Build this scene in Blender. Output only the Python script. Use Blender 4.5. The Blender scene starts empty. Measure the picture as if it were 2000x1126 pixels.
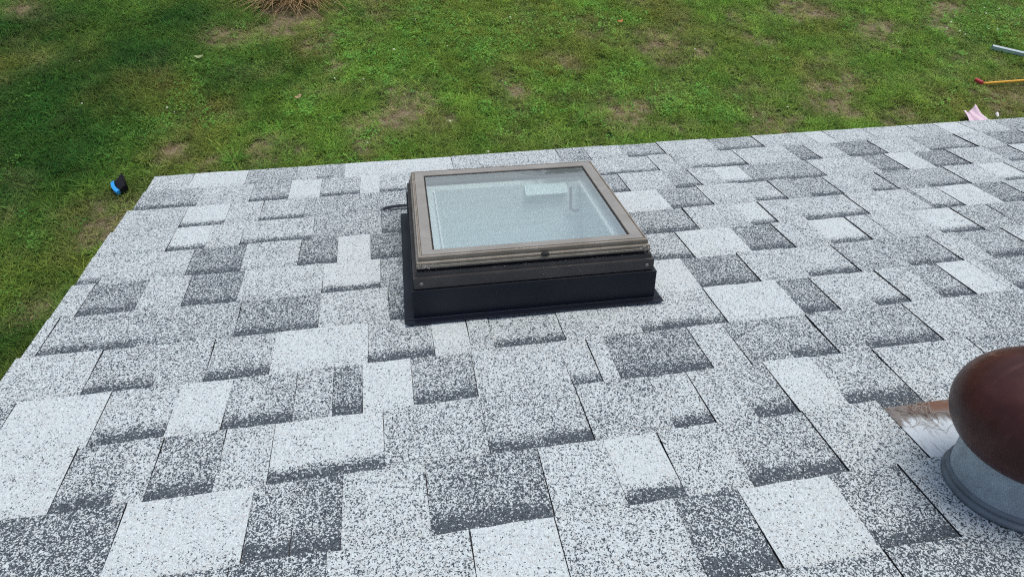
import bpy, bmesh, math, random
import numpy as np
from mathutils import Matrix, Vector, noise as mnoise

random.seed(7)
rng = np.random.default_rng(11)
sc = bpy.context.scene
COL = sc.collection

# ------------------------------------------------------------------ camera, sky, sun, exposure
E = 0.143                      # shingle exposure in metres: the roof's own unit
PITCH = math.radians(18.43)    # 4 in 12
EAVE = 2.55
ROOF = Matrix.Translation((0, 0, EAVE)) @ Matrix.Rotation(-PITCH, 4, 'X')   # roof frame: x along eave, y down the slope, z out of the roof

cam = bpy.data.cameras.new('camera')
cam_o = bpy.data.objects.new('camera', cam)
COL.objects.link(cam_o)
cam.sensor_width = 36.0
cam.lens = 36.0 * 1298.2 / 2000.0
cam.clip_start = 0.05
cam.clip_end = 2000
TILT, YAW, ROLL = 1.02375741, -0.176415453, -0.00631650149
rot = Matrix.Rotation(YAW, 4, 'Z') @ Matrix.Rotation(TILT, 4, 'X') @ Matrix.Rotation(ROLL, 4, 'Z')
cam_o.matrix_world = ROOF @ Matrix.Translation((0, -15.529 * E, 5.634 * E)) @ rot
sc.camera = cam_o

SUN_EL, SUN_AZ = math.radians(70), math.radians(40)   # azimuth from +Y towards +X
world = bpy.data.worlds.new('World')
sc.world = world
world.use_nodes = True
wn = world.node_tree
wn.nodes.clear()
sky = wn.nodes.new('ShaderNodeTexSky')
sky.sky_type = 'NISHITA'
sky.sun_disc = False
sky.sun_elevation = SUN_EL
sky.sun_rotation = SUN_AZ
sky.air_density = 1.0
sky.dust_density = 4.0
sky.ozone_density = 1.0
bg = wn.nodes.new('ShaderNodeBackground')
bg.inputs['Strength'].default_value = 0.15
wo = wn.nodes.new('ShaderNodeOutputWorld')
wn.links.new(sky.outputs[0], bg.inputs['Color'])
wn.links.new(bg.outputs[0], wo.inputs['Surface'])

sun = bpy.data.lights.new('sun', 'SUN')
sun.energy = 1.5
sun.angle = math.radians(38)
sun.color = (1.0, 0.96, 0.9)
sun_o = bpy.data.objects.new('sun', sun)
COL.objects.link(sun_o)
to_sun = Vector((math.sin(SUN_AZ) * math.cos(SUN_EL), math.cos(SUN_AZ) * math.cos(SUN_EL), math.sin(SUN_EL)))
sun_o.rotation_euler = to_sun.to_track_quat('Z', 'Y').to_euler()
sun_o.location = to_sun * 20

sc.cycles.use_denoising = False
sc.cycles.filter_width = 1.15
sc.cycles.sample_clamp_indirect = 3.0
sc.cycles.use_adaptive_sampling = False
vs = sc.view_settings
vs.view_transform = 'Standard'
vs.look = 'None'
vs.exposure = 0.0
vs.gamma = 1.0
vs.use_curve_mapping = False

# ------------------------------------------------------------------ helpers
def tag(o, label=None, cat=None, group=None, kind=None):
    if label: o['label'] = label
    if cat: o['category'] = cat
    if group: o['group'] = group
    if kind: o['kind'] = kind
    return o

def link(name, me, mats=(), parent=None, mw=None):
    o = bpy.data.objects.new(name, me)
    COL.objects.link(o)
    if me is not None:
        for m in mats: me.materials.append(m)
    if parent is not None: o.parent = parent
    if mw is not None: o.matrix_local = mw
    return o

def pymesh(name, verts, faces, smooth=False, mi=None):
    me = bpy.data.meshes.new(name)
    me.from_pydata([tuple(v) for v in verts], [], faces)
    if smooth: me.polygons.foreach_set('use_smooth', [True] * len(me.polygons))
    if mi is not None: me.polygons.foreach_set('material_index', mi)
    me.update()
    return me

def bm_mesh(name, bm, smooth=False):
    me = bpy.data.meshes.new(name)
    bmesh.ops.recalc_face_normals(bm, faces=bm.faces)
    bm.to_mesh(me); bm.free()
    if smooth: me.polygons.foreach_set('use_smooth', [True] * len(me.polygons))
    me.update()
    return me

def box_bm(bm, x0, x1, y0, y1, z0, z1):
    r = bmesh.ops.create_cube(bm, size=1.0)
    for v in r['verts']:
        v.co = Vector(((x0 + x1) / 2 + v.co.x * (x1 - x0), (y0 + y1) / 2 + v.co.y * (y1 - y0), (z0 + z1) / 2 + v.co.z * (z1 - z0)))
    return r['verts']

def box_mesh(name, x0, x1, y0, y1, z0, z1, bevel=0.0):
    bm = bmesh.new()
    box_bm(bm, x0, x1, y0, y1, z0, z1)
    if bevel: bmesh.ops.bevel(bm, geom=bm.edges[:], offset=bevel, segments=2, affect='EDGES', profile=0.5)
    return bm_mesh(name, bm)

def tube(name, pts, radii, n=10, smooth=True):
    """swept round tube along points, closed ends"""
    pts = [Vector(p) for p in pts]
    vs_, fs = [], []
    up = Vector((0.13, 0.2, 0.97)).normalized()
    for i, p in enumerate(pts):
        t = (pts[min(i + 1, len(pts) - 1)] - pts[max(i - 1, 0)]).normalized()
        a = t.cross(up)
        if a.length < 1e-4: a = t.cross(Vector((1, 0, 0)))
        a.normalize(); b = a.cross(t)
        for k in range(n):
            w = 2 * math.pi * k / n
            vs_.append(p + (a * math.cos(w) + b * math.sin(w)) * radii[i])
    for i in range(len(pts) - 1):
        for k in range(n):
            k2 = (k + 1) % n
            fs.append((i * n + k, i * n + k2, (i + 1) * n + k2, (i + 1) * n + k))
    fs.append(tuple(range(n))[::-1]); fs.append(tuple(range((len(pts) - 1) * n, len(pts) * n)))
    me = pymesh(name, vs_, fs, smooth)
    bm = bmesh.new(); bm.from_mesh(me); bmesh.ops.recalc_face_normals(bm, faces=bm.faces); bm.to_mesh(me); bm.free()
    return me

def lathe(name, prof, n=64):
    """prof: (radius, z) list, round z"""
    vs_, fs = [], []
    m = len(prof)
    for k in range(n):
        w = 2 * math.pi * k / n
        for r, z in prof: vs_.append((r * math.cos(w), r * math.sin(w), z))
    for k in range(n):
        k2 = (k + 1) % n
        for i in range(m - 1):
            fs.append((k * m + i, k2 * m + i, k2 * m + i + 1, k * m + i + 1))
    me = pymesh(name, vs_, fs, True)
    bm = bmesh.new(); bm.from_mesh(me)
    bmesh.ops.remove_doubles(bm, verts=bm.verts, dist=1e-5)
    bmesh.ops.recalc_face_normals(bm, faces=bm.faces); bm.to_mesh(me); bm.free()
    me.polygons.foreach_set('use_smooth', [True] * len(me.polygons))
    return me

# ------------------------------------------------------------------ materials
class NT:
    def __init__(self, name):
        self.m = bpy.data.materials.new(name); self.m.use_nodes = True
        self.t = self.m.node_tree; self.t.nodes.clear()
        self.out = self.n('ShaderNodeOutputMaterial')
    def n(self, typ, **kw):
        nd = self.t.nodes.new(typ)
        for k, v in kw.items(): setattr(nd, k, v)
        return nd
    def l(self, a, b): self.t.links.new(a, b)
    def val(self, sock, v):
        if hasattr(v, 'is_output'): self.l(v, sock)
        else: sock.default_value = v
    def math(self, op, a, b=0.0, c=0.0, clamp=False):
        nd = self.n('ShaderNodeMath', operation=op, use_clamp=clamp)
        self.val(nd.inputs[0], a); self.val(nd.inputs[1], b)
        if op in ('MULTIPLY_ADD', 'SMOOTH_MIN'): self.val(nd.inputs[2], c)
        return nd.outputs[0]
    def mix(self, f, a, b):
        nd = self.n('ShaderNodeMix', data_type='RGBA')
        self.val(nd.inputs[0], f); self.val(nd.inputs[6], a); self.val(nd.inputs[7], b)
        return nd.outputs[2]
    def ramp(self, f, lo, hi):
        nd = self.n('ShaderNodeMapRange', interpolation_type='SMOOTHSTEP')
        self.val(nd.inputs[0], f); self.val(nd.inputs[1], lo); self.val(nd.inputs[2], hi)
        return nd.outputs[0]
    def noise(self, co, scale, detail=2.0, rough=0.5):
        nd = self.n('ShaderNodeTexNoise')
        if co is not None: self.l(co, nd.inputs['Vector'])
        nd.inputs['Scale'].default_value = scale; nd.inputs['Detail'].default_value = detail; nd.inputs['Roughness'].default_value = rough
        return nd.outputs[0]
    def bsdf(self, **kw):
        nd = self.n('ShaderNodeBsdfPrincipled')
        for k, v in kw.items(): self.val(nd.inputs[k.replace('_', ' ')], v)
        self.l(nd.outputs[0], self.out.inputs[0])
        return nd
    def bump(self, b, h, strength, dist):
        nd = self.n('ShaderNodeBump'); nd.inputs['Strength'].default_value = strength; nd.inputs['Distance'].default_value = dist
        self.l(h, nd.inputs['Height']); self.l(nd.outputs[0], b.inputs['Normal'])
    def obj(self): return self.n('ShaderNodeTexCoord').outputs['Object']

def rgba(c): return (c[0], c[1], c[2], 1.0)

def plain(name, col, rough=0.6, metal=0.0, var=0.25, scale=40.0, bump=0.0, col2=None, spec=0.5):
    m = NT(name); co = m.obj()
    n = m.noise(co, scale, 4.0, 0.6)
    c2 = col2 or tuple(c * (1 - var) for c in col)
    b = m.bsdf(Base_Color=m.mix(m.ramp(n, 0.35, 0.68), rgba(col), rgba(c2)), Metallic=metal)
    b.inputs['Specular IOR Level'].default_value = spec
    m.l(m.math('MULTIPLY_ADD', n, 0.25, rough - 0.12), b.inputs['Roughness'])
    if bump: m.bump(b, n, bump, 0.002)
    return m.m

def granules():
    """mineral granules of a laminated shingle: pale and slate chips; the object's colour holds (dark share, dark printed band, seed)"""
    m = NT('shingle_granules'); t = m
    oi = m.n('ShaderNodeObjectInfo'); sep = m.n('ShaderNodeSeparateColor'); m.l(oi.outputs['Color'], sep.inputs[0])
    uv = m.n('ShaderNodeTexCoord'); suv = m.n('ShaderNodeSeparateXYZ'); m.l(uv.outputs['UV'], suv.inputs[0])
    co = m.n('ShaderNodeVectorMath', operation='ADD'); m.l(uv.outputs['Object'], co.inputs[0])
    ofs = m.n('ShaderNodeCombineXYZ'); m.l(m.math('MULTIPLY', oi.outputs['Random'], 37.0), ofs.inputs[0]); m.l(m.math('MULTIPLY', oi.outputs['Random'], 91.0), ofs.inputs[1])
    m.l(ofs.outputs[0], co.inputs[1]); co = co.outputs[0]
    vor = m.n('ShaderNodeTexVoronoi', feature='F1'); vor.inputs['Scale'].default_value = 1 / 0.0017; m.l(co, vor.inputs['Vector'])
    vs1 = m.n('ShaderNodeSeparateColor'); m.l(vor.outputs['Color'], vs1.inputs[0])
    vo2 = m.n('ShaderNodeTexVoronoi', feature='F1'); vo2.inputs['Scale'].default_value = 1 / 0.0032; m.l(co, vo2.inputs['Vector'])
    vs2 = m.n('ShaderNodeSeparateColor'); m.l(vo2.outputs['Color'], vs2.inputs[0])
    big = m.noise(co, 16.0, 2.0, 0.5)
    v = m.math('ADD', m.math('MULTIPLY', vs1.outputs[0], 0.6), m.math('MULTIPLY', vs2.outputs[1], 0.4))
    # threshold: share of dark chips + slow drift + printed band at the upslope edge
    ragged = m.math('MULTIPLY_ADD', m.noise(co, 45.0, 3.0, 0.6), 0.20, 0.05)
    band = m.math('MULTIPLY', m.math('SUBTRACT', 1.0, m.ramp(m.math('SUBTRACT', suv.outputs[1], ragged), -0.06, 0.20)), sep.outputs[1])
    thr = m.math('ADD', sep.outputs[0], m.math('MULTIPLY_ADD', big, 0.24, -0.12))
    thr = m.math('ADD', thr, m.math('MULTIPLY', band, m.math('SUBTRACT', 0.80, sep.outputs[0])))
    mask = m.math('MULTIPLY', m.math('SUBTRACT', thr, v), 14.0); mask = m.math('ADD', mask, 0.5, clamp=True)
    lt = m.mix(vs1.outputs[1], (0.44, 0.50, 0.51, 1), (0.645, 0.725, 0.73, 1))
    lt = m.mix(m.math('MULTIPLY', m.math('GREATER_THAN', vs2.outputs[2], 0.86), 0.35), lt, (0.42, 0.40, 0.36, 1))
    dk = m.mix(vs1.outputs[2], (0.022, 0.030, 0.040, 1), (0.105, 0.130, 0.150, 1))
    b = m.bsdf(Base_Color=m.mix(mask, lt, dk), Roughness=0.88)
    b.inputs['Specular IOR Level'].default_value = 0.35
    h = m.math('ADD', vor.outputs['Distance'], m.math('MULTIPLY', m.noise(co, 30.0, 3.0, 0.6), 0.35))
    m.bump(b, h, 0.55, 0.0012)
    return m.m

M_GRAN = granules()
M_ASPH = plain('asphalt_core', (0.030, 0.032, 0.036), 0.9, 0, 0.4, 200)
M_DECK = plain('plywood_deck', (0.08, 0.07, 0.06), 0.9)
M_NAVY = plain('navy_painted_aluminium', (0.0085, 0.0115, 0.020), 0.36, 0.0, 0.2, 9, spec=0.3)
M_STRAP = plain('grey_painted_metal', (0.05, 0.058, 0.07), 0.5)
M_SIDING = plain('pale_siding', (0.62, 0.62, 0.58), 0.6)
M_TRIM = plain('white_trim_paint', (0.75, 0.75, 0.73), 0.5)
M_DRIP = plain('white_drip_edge', (0.6, 0.62, 0.63), 0.45)
M_BLACK = plain('black_gasket', (0.012, 0.012, 0.013), 0.7)
M_SHAFT = plain('pale_shaft_paint', (0.70, 0.79, 0.79), 0.7, 0, 0.06, 3)
M_LINER = plain('white_liner_paint', (0.90, 0.92, 0.92), 0.5, 0, 0.03, 3)
M_PLATE = plain('pale_cyan_plastic', (0.70, 0.86, 0.88), 0.5, 0, 0.02)
M_ROD = plain('dark_steel_rod', (0.012, 0.013, 0.015), 0.7, 0.0)
M_SCREW = plain('zinc_screw', (0.24, 0.235, 0.22), 0.5, 0.4)

def bronze(name, base, fade, spatter, rough=0.5):
    """weathered bronze paint: chalking, fine scratches along the rail and pale flakes"""
    m = NT(name); co = m.obj()
    n = m.noise(co, 14.0, 5.0, 0.65); f = m.noise(co, 260.0, 3.0, 0.7)
    mp = m.n('ShaderNodeMapping'); mp.inputs['Scale'].default_value = (3, 3, 260); m.l(co, mp.inputs[0])
    s = m.noise(mp.outputs[0], 3.0, 4.0, 0.7)
    c = m.mix(m.ramp(n, 0.35, 0.7), rgba(base), rgba(fade))
    c = m.mix(m.math('MULTIPLY', m.ramp(s, 0.6, 0.8), 0.12), c, rgba(tuple(x * 0.5 for x in base)))
    g = m.noise(co, 9.0, 2.0, 0.5)
    fl = m.math('MULTIPLY', m.ramp(f, 0.66 - 0.05 * spatter, 0.72), m.ramp(g, 0.56 - 0.06 * spatter, 0.72))
    c = m.mix(m.math('MULTIPLY', fl, 0.8), c, (0.62, 0.58, 0.5, 1))
    b = m.bsdf(Base_Color=c, Roughness=rough, Metallic=0.15)
    m.bump(b, m.math('ADD', f, n), 0.15, 0.001)
    return m.m

M_BRONZE = bronze('weathered_bronze_paint', (0.165, 0.142, 0.103), (0.235, 0.208, 0.163), 0.6)
M_EDGE = bronze('worn_edge_highlight', (0.26, 0.235, 0.195), (0.36, 0.335, 0.29), 1.0)  # wear, with edge highlights painted in as a lighter colour
M_BRONZE_D = bronze('dark_bronze_paint', (0.046, 0.044, 0.042), (0.066, 0.061, 0.056), 0.8, 0.55)

def fogged_glass():
    m = NT('fogged_skylight_glass'); co = m.obj()
    tr = m.n('ShaderNodeBsdfTransparent'); tr.inputs[0].default_value = (0.90, 0.94, 0.95, 1)
    gl = m.n('ShaderNodeBsdfGlossy'); gl.inputs['Roughness'].default_value = 0.035; gl.inputs[0].default_value = (0.9, 0.95, 1, 1)
    df = m.n('ShaderNodeBsdfDiffuse'); df.inputs[0].default_value = (0.62, 0.72, 0.78, 1)
    sp = m.n('ShaderNodeSeparateXYZ'); m.l(co, sp.inputs[0])
    mp = m.n('ShaderNodeMapping'); mp.inputs['Scale'].default_value = (1.0, 6.0, 1.0); m.l(co, mp.inputs[0])
    streak = m.noise(mp.outputs[0], 7.0, 5.0, 0.6)
    blot = m.noise(co, 26.0, 5.0, 0.7)
    # condensation film; wiped-dark smear in the far right corner (own shape on the pane)
    fog = m.math('MULTIPLY_ADD', m.ramp(streak, 0.3, 0.75), 0.05, 0.27)
    fog = m.math('ADD', fog, m.math('MULTIPLY', m.ramp(blot, 0.55, 0.8), 0.03))
    dx = m.math('MULTIPLY', m.math('SUBTRACT', sp.outputs[0], 0.150), 9.0)
    dy = m.math('MULTIPLY', m.math('SUBTRACT', sp.outputs[1], 0.178), 36.0)
    r2 = m.math('ADD', m.math('MULTIPLY', dx, dx), m.math('MULTIPLY', dy, dy))
    smear = m.math('MULTIPLY', m.math('SUBTRACT', 1.0, m.ramp(r2, 0.35, 1.2)), m.ramp(blot, 0.30, 0.48))
    specks = m.math('MULTIPLY', m.ramp(m.noise(co, 95.0, 2.0, 0.5), 0.70, 0.76), 0.5)
    fcol = m.mix(m.math('MAXIMUM', m.math('MULTIPLY', smear, 0.95), specks), (0.60, 0.73, 0.79, 1), (0.03, 0.045, 0.05, 1))
    m.l(fcol, df.inputs[0])
    fog = m.math('MAXIMUM', fog, m.math('MULTIPLY', smear, 0.92))
    fr = m.n('ShaderNodeFresnel'); fr.inputs['IOR'].default_value = 1.75
    m1 = m.n('ShaderNodeMixShader'); m.l(fog, m1.inputs[0]); m.l(tr.outputs[0], m1.inputs[1]); m.l(df.outputs[0], m1.inputs[2])
    m2 = m.n('ShaderNodeMixShader'); m.l(fr.outputs[0], m2.inputs[0]); m.l(m1.outputs[0], m2.inputs[1]); m.l(gl.outputs[0], m2.inputs[2])
    m.l(m2.outputs[0], m.out.inputs[0])
    return m.m
M_GLASS = fogged_glass()
def clear_glass():
    m = NT('clear_glass_underside')
    tr = m.n('ShaderNodeBsdfTransparent'); tr.inputs[0].default_value = (0.95, 0.98, 0.975, 1)
    gl = m.n('ShaderNodeBsdfGlossy'); gl.inputs['Roughness'].default_value = 0.02
    mx = m.n('ShaderNodeMixShader'); mx.inputs[0].default_value = 0.012
    m.l(tr.outputs[0], mx.inputs[1]); m.l(gl.outputs[0], mx.inputs[2]); m.l(mx.outputs[0], m.out.inputs[0])
    return m.m
M_CLEAR = clear_glass()

def galvanised(name, base, rust_amt, white_amt):
    m = NT(name); co = m.obj()
    n = m.noise(co, 30.0, 5.0, 0.65); n2 = m.noise(co, 7.0, 3.0, 0.55)
    mp = m.n('ShaderNodeMapping'); mp.inputs['Scale'].default_value = (60, 9, 20); mp.inputs['Rotation'].default_value = (0, 0, 0.5); m.l(co, mp.inputs[0])
    st = m.noise(mp.outputs[0], 2.0, 4.0, 0.7)
    c = m.mix(m.ramp(n, 0.3, 0.7), rgba(base), rgba(tuple(x * 0.72 for x in base)))
    c = m.mix(m.math('MULTIPLY', m.ramp(st, 0.63, 0.72), 0.5), c, (0.05, 0.055, 0.06, 1))
    if white_amt:
        sp = m.n('ShaderNodeSeparateXYZ'); m.l(co, sp.inputs[0])
        edge = m.math('ADD', sp.outputs[1], m.math('ADD', m.math('MULTIPLY_ADD', st, 0.06, -0.03), m.math('MULTIPLY_ADD', n2, 0.16, -0.08)))
        w = m.math('SUBTRACT', 1.0, m.ramp(edge, 0.142, 0.162))
        blk = m.noise(co, 55.0, 5.0, 0.7)
        c = m.mix(m.ramp(blk, 0.45, 0.62), c, (0.07, 0.055, 0.045, 1))
        w = m.math('MULTIPLY', w, m.math('SUBTRACT', 1.0, m.math('MULTIPLY', m.ramp(st, 0.5, 0.66), 0.45)))
        c = m.mix(m.math('MULTIPLY', w, white_amt), c, (0.58, 0.65, 0.68, 1))
        e2 = m.math('ADD', sp.outputs[1], m.math('MULTIPLY_ADD', n2, 0.06, -0.03))
        r = m.math('MULTIPLY', m.math('MULTIPLY', m.ramp(e2, 0.165, 0.185), m.ramp(sp.outputs[0], -0.06, 0.03)), m.ramp(n, 0.3, 0.5))
        c = m.mix(m.math('MULTIPLY', r, rust_amt), c, (0.15, 0.062, 0.028, 1))
    b = m.bsdf(Base_Color=c, Roughness=0.55, Metallic=0.25)
    m.bump(b, n, 0.12, 0.001)
    return m.m
M_RING = galvanised('dull_base_ring', (0.20, 0.23, 0.25), 0, 0)
M_GALV = galvanised('galvanised_neck', (0.41, 0.48, 0.52), 0, 0)
M_PAN = galvanised('flashing_pan_worn', (0.21, 0.195, 0.18), 0.85, 0.95)

def hood_paint():
    m = NT('maroon_hood_paint'); co = m.obj()
    n = m.noise(co, 11.0, 5.0, 0.6); f = m.noise(co, 60.0, 4.0, 0.7)
    mp = m.n('ShaderNodeMapping'); mp.inputs['Scale'].default_value = (8, 40, 8); mp.inputs['Rotation'].default_value = (0.2, 0.3, 0.5); m.l(co, mp.inputs[0])
    st = m.noise(mp.outputs[0], 1.6, 5.0, 0.65)
    c = m.mix(m.ramp(n, 0.3, 0.7), (0.040, 0.0115, 0.010, 1), (0.080, 0.026, 0.021, 1))
    c = m.mix(m.math('MULTIPLY', m.ramp(st, 0.52, 0.72), 0.4), c, (0.12, 0.055, 0.045, 1))
    w = m.math('MULTIPLY', m.ramp(n, 0.54, 0.70), m.ramp(f, 0.47, 0.64))
    c = m.mix(m.math('MULTIPLY', w, 0.7), c, (0.26, 0.15, 0.09, 1))
    b = m.bsdf(Base_Color=c, Roughness=m.math('MULTIPLY_ADD', st, 0.35, 0.22))
    b.inputs['Specular IOR Level'].default_value = 0.28
    m.bump(b, m.math('ADD', m.math('MULTIPLY', f, 0.25), n), 0.35, 0.004)
    return m.m
M_HOOD = hood_paint()

# ------------------------------------------------------------------ lawn layout (world metres): dry, clover and darker patches
DRY=[(-1.12,5.9,0.5,0.75),(-1.61,5.54,0.35,0.6),(-0.65,5.52,0.4,0.6),(0.17,3.98,0.2,0.8),(0.02,3.69,0.22,0.8),(-0.4,3.86,0.22,0.7),(0.34,4.19,0.18,0.6),(1.43,4.19,0.18,0.75),(-0.65,4.67,0.12,0.6),(-0.57,4.86,0.12,0.6),(-0.83,3.38,0.15,0.5),(4.3,5.5,0.3,0.45),(4.45,5.05,0.3,0.5),(7.31,5.55,0.22,0.9),(7.13,5.16,0.2,0.8),(4.66,3.98,0.22,0.75),(4.94,3.91,0.2,0.6),(1.95,4.75,0.2,0.5),(1.15,3.54,0.25,0.4),(0.5,3.73,0.2,0.5),(-2.45,2.55,0.16,0.8),(-2.69,2.76,0.2,0.5),(-2.27,2.65,0.12,0.6),(-2.79,1.77,0.12,0.7),(-2.69,1.96,0.15,0.5),(-2.8,1.58,0.1,0.6),(-2.08,3.52,0.15,0.7),(-0.36,3.57,0.2,0.4),(-1.3,3.43,0.2,0.4),(-1.65,3.32,0.12,0.5),(3.88,3.48,0.25,0.5),(2.96,3.31,0.25,0.35),(5.3,3.34,0.3,0.55),(4.8,3.53,0.3,0.4),(6.67,3.49,0.3,0.4),(2.51,3.62,0.25,0.4),(6.03,4.01,0.2,0.5),(2.96,4.88,0.25,0.3),(-3.96,6.23,0.4,0.45),(-3.37,5.31,0.3,0.35),(6.14,5.11,0.25,0.4),(5.23,5.7,0.35,0.5),(3.45,5.19,0.3,0.35)]
CLO=[(-1.8,4.77,0.4,0.8),(-1.95,4.32,0.3,0.8),(-1.51,4.94,0.3,0.6),(0.11,4.8,0.4,0.9),(-0.32,5.05,0.35,0.7),(1.17,5.03,0.4,0.9),(0.58,5.54,0.5,0.7),(3.34,3.86,0.3,0.9),(2.95,3.76,0.3,0.8),(7.48,5.13,0.5,0.9),(6.66,4.46,0.3,0.6),(8.1,5.36,0.5,0.9),(-2.27,3.93,0.3,0.8),(-1.72,3.95,0.25,0.8),(-0.85,4.22,0.25,0.7),(-0.42,5.85,0.12,1.0),(1.95,4.23,0.3,0.7),(2.47,5.64,0.5,0.5),(5.44,4.12,0.3,0.5),(2.68,4.37,0.3,0.6),(-2.02,3.15,0.15,0.6),(-2.96,2.43,0.15,0.5),(1.79,5.44,0.4,0.6),(1.19,3.79,0.2,0.6),(-1.03,3.68,0.2,0.6),(0.49,4.09,0.12,0.9)]
DARK=[(-2.71,5.05,0.7,0.8),(-1.63,4.57,0.5,0.6),(-3.31,4.45,0.8,0.8),(-3.87,5.88,0.8,0.7),(-3.35,3.43,0.5,0.7),(-2.79,1.4,0.25,0.9),(-2.88,3.6,0.5,0.6),(-2.33,5.99,0.5,0.7),(-1.09,5.01,0.35,0.7),(-0.18,5.96,0.3,0.5),(4.78,4.62,0.4,0.5),(3.06,4.44,0.3,0.4)]  # darker tint; the blob beside the rake paints in occlusion

def vnoise(x, y, s, seed):
    r = np.random.default_rng(seed); T = r.random((256, 256))
    x = x / s; y = y / s
    xi = np.floor(x).astype(int); yi = np.floor(y).astype(int); fx = x - xi; fy = y - yi
    fx = fx * fx * (3 - 2 * fx); fy = fy * fy * (3 - 2 * fy)
    a = T[xi % 256, yi % 256]; b = T[(xi + 1) % 256, yi % 256]; c = T[xi % 256, (yi + 1) % 256]; d = T[(xi + 1) % 256, (yi + 1) % 256]
    return (a * (1 - fx) + b * fx) * (1 - fy) + (c * (1 - fx) + d * fx) * fy

def fbm(x, y, s, seed):
    return (vnoise(x, y, s, seed) + 0.55 * vnoise(x, y, s / 2.1, seed + 1) + 0.3 * vnoise(x, y, s / 4.3, seed + 2)) / 1.85

def blob(x, y, L, seed):
    wx = x + (fbm(x, y, 0.35, seed) - 0.5) * 0.5; wy = y + (fbm(x, y, 0.35, seed + 7) - 0.5) * 0.5
    v = np.zeros_like(x)
    for bx, by, r, s in L: v = np.maximum(v, s * np.exp(-((wx - bx) ** 2 + (wy - by) ** 2) / (r * r)))
    return v

def lawn_maps(x, y):
    dry = (blob(x, y, DRY, 31) + (fbm(x, y, 0.40, 41) - 0.50) * 1.0 + np.clip(x * 0.03, 0, 0.1)) * (0.35 + 1.3 * fbm(x, y, 0.09, 45))
    clo = 0.75 * blob(x, y, CLO, 51) + (fbm(x, y, 0.5, 61) - 0.42) * 0.9
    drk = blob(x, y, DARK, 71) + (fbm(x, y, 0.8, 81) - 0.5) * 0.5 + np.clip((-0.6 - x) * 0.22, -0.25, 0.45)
    return np.clip(dry, 0, 1), np.clip(clo, 0, 1), np.clip(drk, 0, 1)

# ------------------------------------------------------------------ ground: one sheet to the horizon, finely divided under the lawn in view
def build_ground():
    xs = np.concatenate([[-600, -120, -30, -10], np.linspace(-6.5, 11, 176), [14, 40, 130, 600]])
    ys = np.concatenate([[-600, -120, -30, -8], np.linspace(-3, 9.5, 126), [13, 40, 130, 600]])
    X, Y = np.meshgrid(xs, ys, indexing='ij')
    Z = (fbm(X, Y, 0.7, 5) - 0.5) * 0.05
    Z[(X < -7) | (X > 11.5) | (Y < -4) | (Y > 10)] = 0
    nx, ny = X.shape
    verts = np.stack([X, Y, Z], -1).reshape(-1, 3)
    i = np.arange(nx * ny).reshape(nx, ny)
    faces = np.stack([i[:-1, :-1], i[1:, :-1], i[1:, 1:], i[:-1, 1:]], -1).reshape(-1, 4)
    me = pymesh('ground', verts.tolist(), faces.tolist(), True)
    dry, clo, drk = lawn_maps(X.ravel(), Y.ravel())
    at = me.attributes.new('turf', 'FLOAT_COLOR', 'POINT')
    at.data.foreach_set('color', np.stack([dry, clo, drk, np.ones_like(dry)], -1).ravel().astype(np.float32))
    m = NT('lawn_soil_and_thatch'); co = m.obj()
    a = m.n('ShaderNodeAttribute', attribute_name='turf'); s = m.n('ShaderNodeSeparateColor'); m.l(a.outputs['Color'], s.inputs[0])
    f = m.noise(co, 90.0, 4.0, 0.7); g = m.noise(co, 14.0, 4.0, 0.6)
    thatch = m.mix(m.ramp(f, 0.35, 0.68), (0.10, 0.082, 0.05, 1), (0.36, 0.295, 0.19, 1))
    turf = m.mix(m.ramp(f, 0.35, 0.65), (0.008, 0.022, 0.005, 1), (0.035, 0.070, 0.014, 1))
    d = m.math('ADD', s.outputs[0], m.math('MULTIPLY_ADD', g, 0.5, -0.25))
    c = m.mix(m.ramp(d, 0.15, 0.55), turf, thatch)
    b = m.bsdf(Base_Color=c, Roughness=0.95)
    b.inputs['Specular IOR Level'].default_value = 0.1
    m.bump(b, f, 0.6, 0.02)
    o = link('ground', me, (m.m,))
    tag(o, kind='structure')
    return o
GROUND = build_ground()
def gz(x, y): return float((fbm(np.array([x]), np.array([y]), 0.7, 5)[0] - 0.5) * 0.05)

# ------------------------------------------------------------------ the house: deck, fascia, walls
DECK = ROOF @ Matrix.Translation((0, 0, -0.0065))     # deck plane: the measured plane is the shingles' face
house = link('house', None)
tag(house, 'house with a low roof of pale grey and slate speckled shingles above the lawn', 'house')
UMAX, VMIN = 19.0, -16.0
HU0, HU1, HV0, HV1 = 0.32, 3.48, -6.95, -4.05       # opening for the skylight
def deck_mesh():
    bm = bmesh.new()
    us = [-5.36, HU0, HU1, UMAX]; vv = [VMIN, HV0, HV1, -0.10]
    for i in range(3):
        for j in range(3):
            if i == 1 and j == 1: continue
            box_bm(bm, us[i] * E, us[i + 1] * E, vv[j] * E, vv[j + 1] * E, -0.022, 0.0)
    return bm_mesh('roof', bm)
roof = link('roof', deck_mesh(), (M_DECK,), house, DECK)
link('drip_edge', box_mesh('drip_edge', -5.42 * E, UMAX * E, -0.14 * E, -0.10 * E + 0.004, -0.03, 0.002, 0.001), (M_DRIP,), house, DECK)
link('rake_drip_edge', box_mesh('rake_drip_edge', -5.40 * E, -5.36 * E, VMIN * E, -0.16 * E, -0.03, 0.002, 0.001), (M_DRIP,), house, DECK)
link('fascia', box_mesh('fascia', -5.35 * E, UMAX * E, -0.33 * E, -0.16 * E, -0.18, -0.024, 0.002), (M_TRIM,), house, DECK)
link('rake_board', box_mesh('rake_board', -5.33 * E, -5.18 * E, VMIN * E, -0.34 * E, -0.18, -0.024, 0.002), (M_TRIM,), house, DECK)
ye = -0.33 * E * math.cos(PITCH)
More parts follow.
